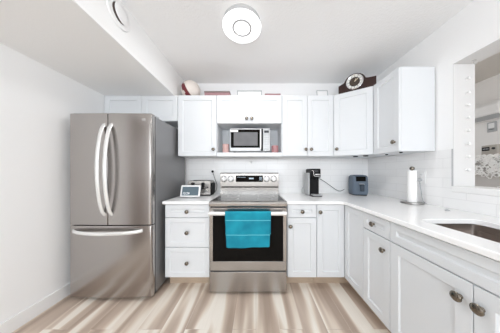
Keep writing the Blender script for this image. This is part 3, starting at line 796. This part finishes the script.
MB().lathe([(.020, 0), (.022, .02), (.014, .026)], ((kx0 + kx1) / 2, ky + .0, ZW + .200), (0, 0, 1), 18).build('spout', M['black'], hd)
MB().box(kx0 - .002, kx1 + .002, ky - .075, 2.17, ZW, ZW + .014).build('base', M['dark'], r, .004)
dt = MB().box(kx0 + .010, kx1 + .010, ky - .080, ky + .01, ZW + .012, ZW + .026).build('drip_tray', M['grey'], r, .006)
w = MB()
for k in range(6): w.box(kx0 + .020 + .015 * k, kx0 + .026 + .015 * k, ky - .07, ky + .0, ZW + .0255, ZW + .0275)
w.build('drip_grate', M['black'], dt)
MB().box(kx0 + .028, kx1 - .028, ky - .0365, ky - .03, ZW + .292, ZW + .318).build('button_panel', M['dark'], hd, .003)
cord('black coffee maker cord hanging along the tiles to the air fryer',
     [(.80, 2.165, 1.12), (.89, 2.2, 1.10), (1.02, 2.225, 1.02), (1.12, 2.235, .95), (1.18, 2.236, .935), (1.235, 2.235, .96)], None)
cord('short grey cord curling behind the left side of the coffee maker', [(.640, 2.175, .99), (.625, 2.18, .965), (.628, 2.18, .92), (.655, 2.18, .909)], None, .003, 'grey')
# air fryer
ac = Vector((1.330, 2.09, ZW))
r = thing('air_fryer', 'slate blue air fryer with black control panel in the worktop corner', 'air fryer', ac)
w = MB(); Ls = []
for z, hw, hd_, rr in ((.012, .086, .100, .04), (.05, .091, .105, .04), (.16, .091, .105, .04), (.235, .087, .100, .04), (.252, .075, .085, .04), (.258, .045, .05, .04)):
    Ls.append([w.v((ac.x + x, ac.y + y, ZW + z)) for x, y in rrect(-hw, hw, -hd_, hd_, rr, 6)])
for A, B in zip(Ls, Ls[1:]):
    for k in range(len(A)): w.bm.faces.new([A[k], A[(k + 1) % len(A)], B[(k + 1) % len(A)], B[k]])
w.bm.faces.new(Ls[0]); w.bm.faces.new(Ls[-1])
w.build('body', M['slate'], r)
w = MB(); w.prism([(ac.x + x, ac.y + y) for x, y in rrect(-.082, .082, -.096, .096, .04, 6)], ZW, ZW + .024); w.build('base', M['black'], r, .003)
MB().box(ac.x - .056, ac.x + .052, ac.y - .107, ac.y - .085, ZW + .178, ZW + .238).build('control_panel', M['blackglass'], r, .004)
bk = MB().box(ac.x - .078, ac.x + .078, ac.y - .1085, ac.y - .09, ZW + .03, ZW + .160).build('basket_front', M['slate'], r, .006)
w = MB(); w.box(ac.x - .022, ac.x + .022, ac.y - .150, ac.y - .137, ZW + .055, ZW + .145); w.box(ac.x - .020, ac.x + .020, ac.y - .140, ac.y - .112, ZW + .118, ZW + .145)
w.build('handle', M['slatedk'], bk, .006)
MB().box(ac.x - .028, ac.x + .028, ac.y - .1375, ac.y - .112, ZW + .143, ZW + .150).build('release_button', M['grey'], bk, .002)
r.rotation_euler.z = R(-13)

# paper towel holder
pc = Vector((1.468, 1.505, ZW))
r = thing('paper_towel_holder', 'round metal paper towel stand on the right worktop', 'paper towel holder', pc)
MB().lathe([(.080, 0), (.084, .004), (.082, .013), (.04, .0135), (0, .0135)], pc, (0, 0, 1), 40).build('base', M['pewter'], r)
MB().lathe([(.006, .012), (.006, .312), (.016, .315), (.019, .325), (.017, .338), (.008, .345), (0, .346)], pc, (0, 0, 1), 20).build('pole', M['knob'], r)
t = MB().lathe([(.010, .0145), (.034, .0145), (.034, .308), (.010, .308), (.010, .0145)], pc, (0, 0, 1), 36).build('paper_towel_roll', M['paper'])
tag(t, 'white paper towel roll upright on the metal stand', 'paper towel roll')
cord('grey cord hanging from the right wall outlet behind the paper towels',
     [(1.555, 1.520, 1.130), (1.550, 1.512, 1.08), (1.560, 1.508, 1.0), (1.566, 1.500, .930), (1.566, 1.47, .9095)], ((1.5685, 1.522, 1.128), (-1, 0, -.15)), .003, 'grey')
# small fixings
r = thing('adhesive_hook', 'white adhesive hook on the tiles above the range', 'hook', (-.07, 2.252, 1.33), None)
w = MB(); w.prism([(-.092, 1.390), (-.044, 1.390), (-.046, 1.35), (-.068, 1.318), (-.090, 1.35)], 2.243, 2.2515, 'y'); w.build('plate', M['white'], r, .003)
MB().tube(spline([(-.068, 2.243, 1.355), (-.068, 2.232, 1.345), (-.068, 2.228, 1.335), (-.068, 2.232, 1.328)], 4), .004, 8).build('hook_arm', M['white'], r)
for (x, y, l) in ((1.20, 1.93, 'black under-cabinet light puck beneath the corner cabinet, nearer the clock side'), (1.275, 1.86, 'black under-cabinet light puck beneath the corner cabinet, nearer the right wall cabinet')):
    tag(MB().lathe([(.026, 0), (.026, -.008), (.02, -.011), (0, -.011)], (x, y, ZB - .0003), (0, 0, 1), 24).build('light_puck', M['dark']), l, 'light', 'under-cabinet pucks')
for (x, y, l) in ((1.36, 1.665, 'small black under-cabinet clip below the right wall cabinet, far end'), (1.34, 1.48, 'small black under-cabinet clip below the right wall cabinet, near end')):
    tag(MB().lathe([(.012, 0), (.012, -.008), (.0, -.010)], (x, y, 1.3847), (0, 0, 1), 18).build('cable_clip', M['black']), l, 'clip', 'under-cabinet clips')
tag(MB().lathe([(.014, 0), (.014, .006), (.006, .008), (.005, .014), (0, .015)], (1.46, 1.22, ZW), (0, 0, 1), 20).build('sink_stopper', M['grey']), 'small grey sink stopper lying on the worktop behind the sink', 'stopper')

# hooks down the jamb of the pass-through
zs = [1.2 - (y - 172) * OPY1 / 160 for y in (79, 93, 105.5, 118, 131, 144, 157, 170)]
words = ['topmost', 'second from top', 'third from top', 'fourth from top', 'fourth from bottom', 'third from bottom', 'second from bottom', 'lowest']
first = None
for z, wd in zip(zs, words):
    lab = f'clear adhesive hook on the pass-through jamb, {wd} of the row'
    if first is None:
        r = thing('jamb_hook', lab, 'hook', (1.692, OPY1 - .003, z), 'clear hooks on the jamb')
        MB().lathe([(.013, .0003), (.013, .003), (.009, .004), (.009, .004)], (1.692, OPY1 - .003, z), (0, -1, 0), 18).build('plate', M['white'], r)
        MB().lathe([(.005, .003), (.006, .010), (.012, .014), (.012, .019), (.006, .022), (0, .022)], (1.692, OPY1 - .003, z), (0, -1, 0), 18).build('peg', M['bulb'], r)
        first = r
    else:
        c = first.copy(); c['label'] = lab; c.location.z = z; C.objects.link(c)
        for ch in first.children:
            d = ch.copy(); d.parent = c; C.objects.link(d)
r = thing('hanging_hook', 'small metal hook under the head of the pass-through opening', 'hook', (1.69, 1.24, OPZ1))
MB().lathe([(.012, 0), (.012, -.004), (.004, -.007), (.004, -.014)], (1.69, 1.24, OPZ1 - .0033), (0, 0, 1), 16).build('plate', M['chrome'], r)
MB().tube(spline([(1.69, 1.24, OPZ1 - .012), (1.69, 1.24, OPZ1 - .03), (1.69, 1.228, OPZ1 - .038), (1.69, 1.22, OPZ1 - .028)], 5), .0028, 8).build('hook_arm', M['chrome'], r)

# ------------------------------------------------------------------ the hall behind the pass-through
r = thing('air_conditioner', 'white wall-mounted air conditioner seen through the pass-through', 'air conditioner', (3.0, 2.35, 1.88))
MB().prism([(3.098, 1.88), (2.98, 1.885), (2.91, 1.93), (2.90, 2.02), (2.94, 2.06), (3.098, 2.065)], 1.92, 2.75, 'y') if False else None
w = MB(lambda p: Vector((p[1], p[0], p[2])))
pr = [(3.099, 1.87), (2.99, 1.875), (2.915, 1.925), (2.895, 2.03), (2.93, 2.085), (3.099, 2.09)]
lo = [w.v((1.915, a, b)) for a, b in pr]; hi = [w.v((2.72, a, b)) for a, b in pr]
w.bm.faces.new(lo); w.bm.faces.new(hi)
for k in range(6): w.bm.faces.new([lo[k], lo[(k + 1) % 6], hi[(k + 1) % 6], hi[k]])
w.build('housing', M['ac'], r, .015, 3)
MB().hexa([(2.985, 1.93, 1.8745), (2.985, 2.70, 1.8745), (2.925, 2.70, 1.9150), (2.925, 1.93, 1.9150), (2.980, 1.93, 1.8695), (2.980, 2.70, 1.8695), (2.920, 2.70, 1.9100), (2.920, 1.93, 1.9100)]).build('louvre', M['grey'], r)
r = thing('thermostat', 'square light grey thermostat panel on the hall wall below the air conditioner', 'thermostat', (3.1, 2.125, 1.80))
MB().box(3.082, 3.0995, 2.055, 2.135, 1.725, 1.855).build('plate', M['grey'], r, .004)
MB().box(3.0805, 3.083, 2.068, 2.122, 1.775, 1.840).build('screen', M['white'], r)
w = MB(); w.box(3.0800, 3.083, 2.075, 2.120, 1.755, 1.761); w.build('marks', M['dark'], r)
r = thing('sideboard', 'tall grey cabinet in the hall under a white lace cloth', 'cabinet', (2.85, 1.9, 0))
MB().box(2.62, 3.08, 1.45, 2.45, .06, 1.35).build('body', M['hallwood'], r, .006)
MB().box(2.60, 3.09, 1.43, 2.47, 1.35, 1.38).build('top', M['hallwood'], r, .006)
MB().box(2.66, 3.06, 1.50, 2.40, 0, .06).build('plinth', M['dark'], r)
for k in range(2): MB().box(2.604, 2.62, 1.47 + .49 * k, 1.94 + .49 * k, .10, 1.32).build('door', M['hallwood'], r, .004)
w = MB()
rnd = random.Random(3)
for k in range(190):
    y = rnd.uniform(1.47, 2.43); z = 1.372 - abs(rnd.gauss(0, .13)) - .01
    if z < 1.02: continue
    rad = rnd.uniform(.010, .030); n = 10; ph = rnd.uniform(0, 6)
    w.tube([(2.583 - .006 * rnd.random(), y + rad * (1 + .4 * math.sin(3 * 2 * math.pi * j / n + ph)) * math.cos(2 * math.pi * j / n), z + rad * math.sin(2 * math.pi * j / n)) for j in range(n)], .0048, 5, closed=True)
for zz, rr in ((1.378, .014), (1.35, .007), (1.26, .006), (1.18, .005)):
    w.tube([(2.578 - .005 * math.sin(k * 2.1), 1.46 + .01 * k, zz + .010 * math.sin(k * 1.3)) for k in range(98)], rr, 5)
w.box(2.580, 3.05, 1.46, 2.44, 1.3805, 1.386)
tag(w.build('lace_cloth', M['lace']), 'white openwork lace cloth draped over the hall cabinet front', 'cloth')
r = thing('alarm_clock', 'beige digital clock radio on the lace-covered hall cabinet', 'clock', (2.76, 1.86, 1.3865))
MB().box(2.70, 2.83, 1.790, 1.920, 1.3875, 1.512).build('case', M['beige'], r, .008)
sc_ = MB().box(2.697, 2.703, 1.850, 1.912, 1.448, 1.490).build('display', M['black'], r, .002)
for k in range(4): MB().box(2.6955, 2.698, 1.857 + .0125 * k, 1.864 + .0125 * k, 1.462, 1.476).build('digit', M['grey'], sc_)
MB().lathe([(.013, 0), (.013, .006), (0, .007)], (2.70, 1.818, 1.470), (-1, 0, 0), 18).build('dial', M['dark'], r)
